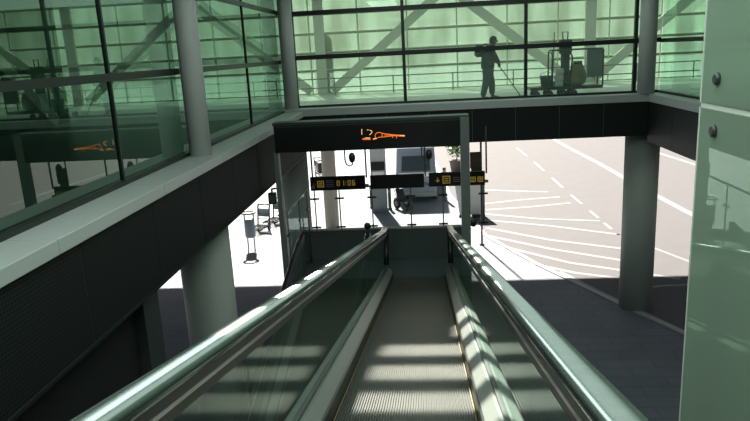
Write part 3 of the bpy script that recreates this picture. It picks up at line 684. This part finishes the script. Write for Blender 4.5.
x, y = gr(259,232); ra = math.radians(-18)
tr = trolley((x, y, 0), ra, 'grey luggage trolley nearest the litter bin in the nested row')
dx, dy = math.cos(math.radians(40)), math.sin(math.radians(40))
dup(tr, (x+.38, y+1.18, 0), ra, 'grey luggage trolley in the middle of the nested row')
dup(tr, (x+.76, y+2.36, 0), ra, 'grey luggage trolley at the far end of the nested row')
x, y = gr(322,176)
t2 = dup(tr, (x, y, 0), math.radians(25), 'lone luggage trolley carrying a black bag beside the beige column')
t = thing('travel_bag', 'black travel bag on the lone luggage trolley', 'bag', (x-.02, y-.02, .24), math.radians(25))
MB().box(-.26,.26,-.36,.24,0,.62).build('bag_body', M['black'], t, bevel=.07); MB().tube([(-.12,-.06,.60),(-.10,-.06,.72),(.10,-.06,.72),(.12,-.06,.60)], .014, 6).build('handle', M['black'], t)
# white stand, pole, planter
x, y = gr(470,217)
t = thing('display_stand', 'white upright display stand with dark base behind the right post', 'display stand', (x, y, 0))
mb = MB(); mb.hexa([(-.42,0,.1),(.55,0,.1),(.55,.12,.1),(-.42,.12,.1),(-.62,0,1.5),(.55,0,1.5),(.55,.12,1.5),(-.62,.12,1.5)]); mb.build('white_board', M['white'], t, bevel=.01)
MB().box(.08,.62,-.08,.2,0,.1).build('base', M['brown'], t, bevel=.01); MB().box(.55,.62,0,.12,.1,1.5).build('side_edge', M['mgrey'], t)
MB().box(-.45,-.3,-.05,.17,0,.1).build('base', M['brown'], t)
x, y = gr(482,245)
t = thing('lamp_pole', 'thin dark pole standing on the kerb right of the sign gantry', 'pole', (x, y, 0))
MB().lathe([(.09,0),(.09,.03),(.035,.05),(.035,4.3),(.02,4.34)], n=14).build('shaft', M['dsteel'], t); MB().box(-.18,.22,-.02,.02,3.9,4.3).build('plate', M['mgrey'], t, bevel=.01)
x, y = gr(457,174)
t = thing('potted_bush', 'green bush in a grey brown planter on the far pavement', 'planter', (x, y, 0))
MB().lathe([(.30,0),(.40,.7),(.43,.72),(.43,.80),(.36,.80),(.34,.7)], n=20).build('pot', M['terra'], t)
mb = MB()
for k in range(420):
    a = random.uniform(0,2*PI); b = random.uniform(-.6,1.3); r = random.uniform(.35,1)*.62
    c = Vector((math.cos(a)*math.cos(b)*r, math.sin(a)*math.cos(b)*r, 1.30+math.sin(b)*r*1.1))
    d = Vector((random.uniform(-1,1),random.uniform(-1,1),random.uniform(-.4,1))).normalized(); e = d.cross(Vector((random.random(),random.random(),1))).normalized()*.055
    L = random.uniform(.12,.24); mb.add([c-e*.2, c+d*L*.5-e, c+d*L, c+d*L*.5+e], [(0,1,2,3)])
mb.build('foliage', M['bush'], t); MB().tube([(0,0,.7),(.03,0,1.2)], .03, 8).build('stem', M['terra'], t)

# ------------------------------------------------------------------ light
w = bpy.data.worlds.new('sky'); bpy.context.scene.world = w; w.use_nodes = True; nt = w.node_tree
bg = nt.nodes['Background']; sky = nt.nodes.new('ShaderNodeTexSky'); sky.sky_type = 'NISHITA'; sky.sun_disc = False
sky.sun_elevation = math.radians(46); sky.sun_rotation = math.radians(-12); sky.air_density = 1.2; sky.dust_density = 2.5
nt.links.new(sky.outputs['Color'], bg.inputs['Color']); bg.inputs['Strength'].default_value = .075
sl = bpy.data.lights.new('sun', 'SUN'); sl.energy = 21; sl.angle = math.radians(1.3); sl.color = (1,.94,.84)
so = bpy.data.objects.new('sun', sl); COL.objects.link(so)
sv = Vector((-.23,.975,1.0)); so.rotation_euler = sv.to_track_quat('Z','Y').to_euler(); so.location = (-4,30,30)
def area(name, loc, rot, sx, sy, e, c=(.86,1,.93)):
    l = bpy.data.lights.new(name, 'AREA'); l.shape = 'RECTANGLE'; l.size = sx; l.size_y = sy; l.energy = e; l.color = c
    o = bpy.data.objects.new(name, l); COL.objects.link(o); o.location = loc; o.rotation_euler = rot
area('fill_light', (1.6,5.0,ZR-.06), (0,0,0), 4.2, 9, 240)  # added ambient fill above the walkway, not a fitting of the building
area('fill_light.001', (1.0,13.8,ZR-.06), (0,0,0), 6, 2.4, 70)  # added fill towards the landing, no lamp hangs there
area('corridor_fill', (1,20,ZR-.06), (0,0,0), 20, 4, 230)  # added fill inside the far corridor, brightens the truss from the front

area('fill_light.002', (-1.6,2.6,ZR-.06), (0,0,0), 1.2, 5, 130)  # added wall wash that brightens the green glass cladding
# ------------------------------------------------------------------ camera
cd = bpy.data.cameras.new('camera'); cam = bpy.data.objects.new('camera', cd); COL.objects.link(cam)
cd.sensor_width = 36; cd.lens = F/750*36; cd.clip_start = .05; cd.clip_end = 1000
cam.matrix_world = Matrix.Translation((0,0,EYE)) @ RC.to_4x4()
sc = bpy.context.scene; sc.camera = cam
sc.view_settings.view_transform = 'Standard'; sc.view_settings.look = 'None'; sc.view_settings.exposure = 0
sc.cycles.use_denoising = True; sc.cycles.max_bounces = 10; sc.cycles.transparent_max_bounces = 16; sc.cycles.caustics_reflective = False; sc.cycles.caustics_refractive = False
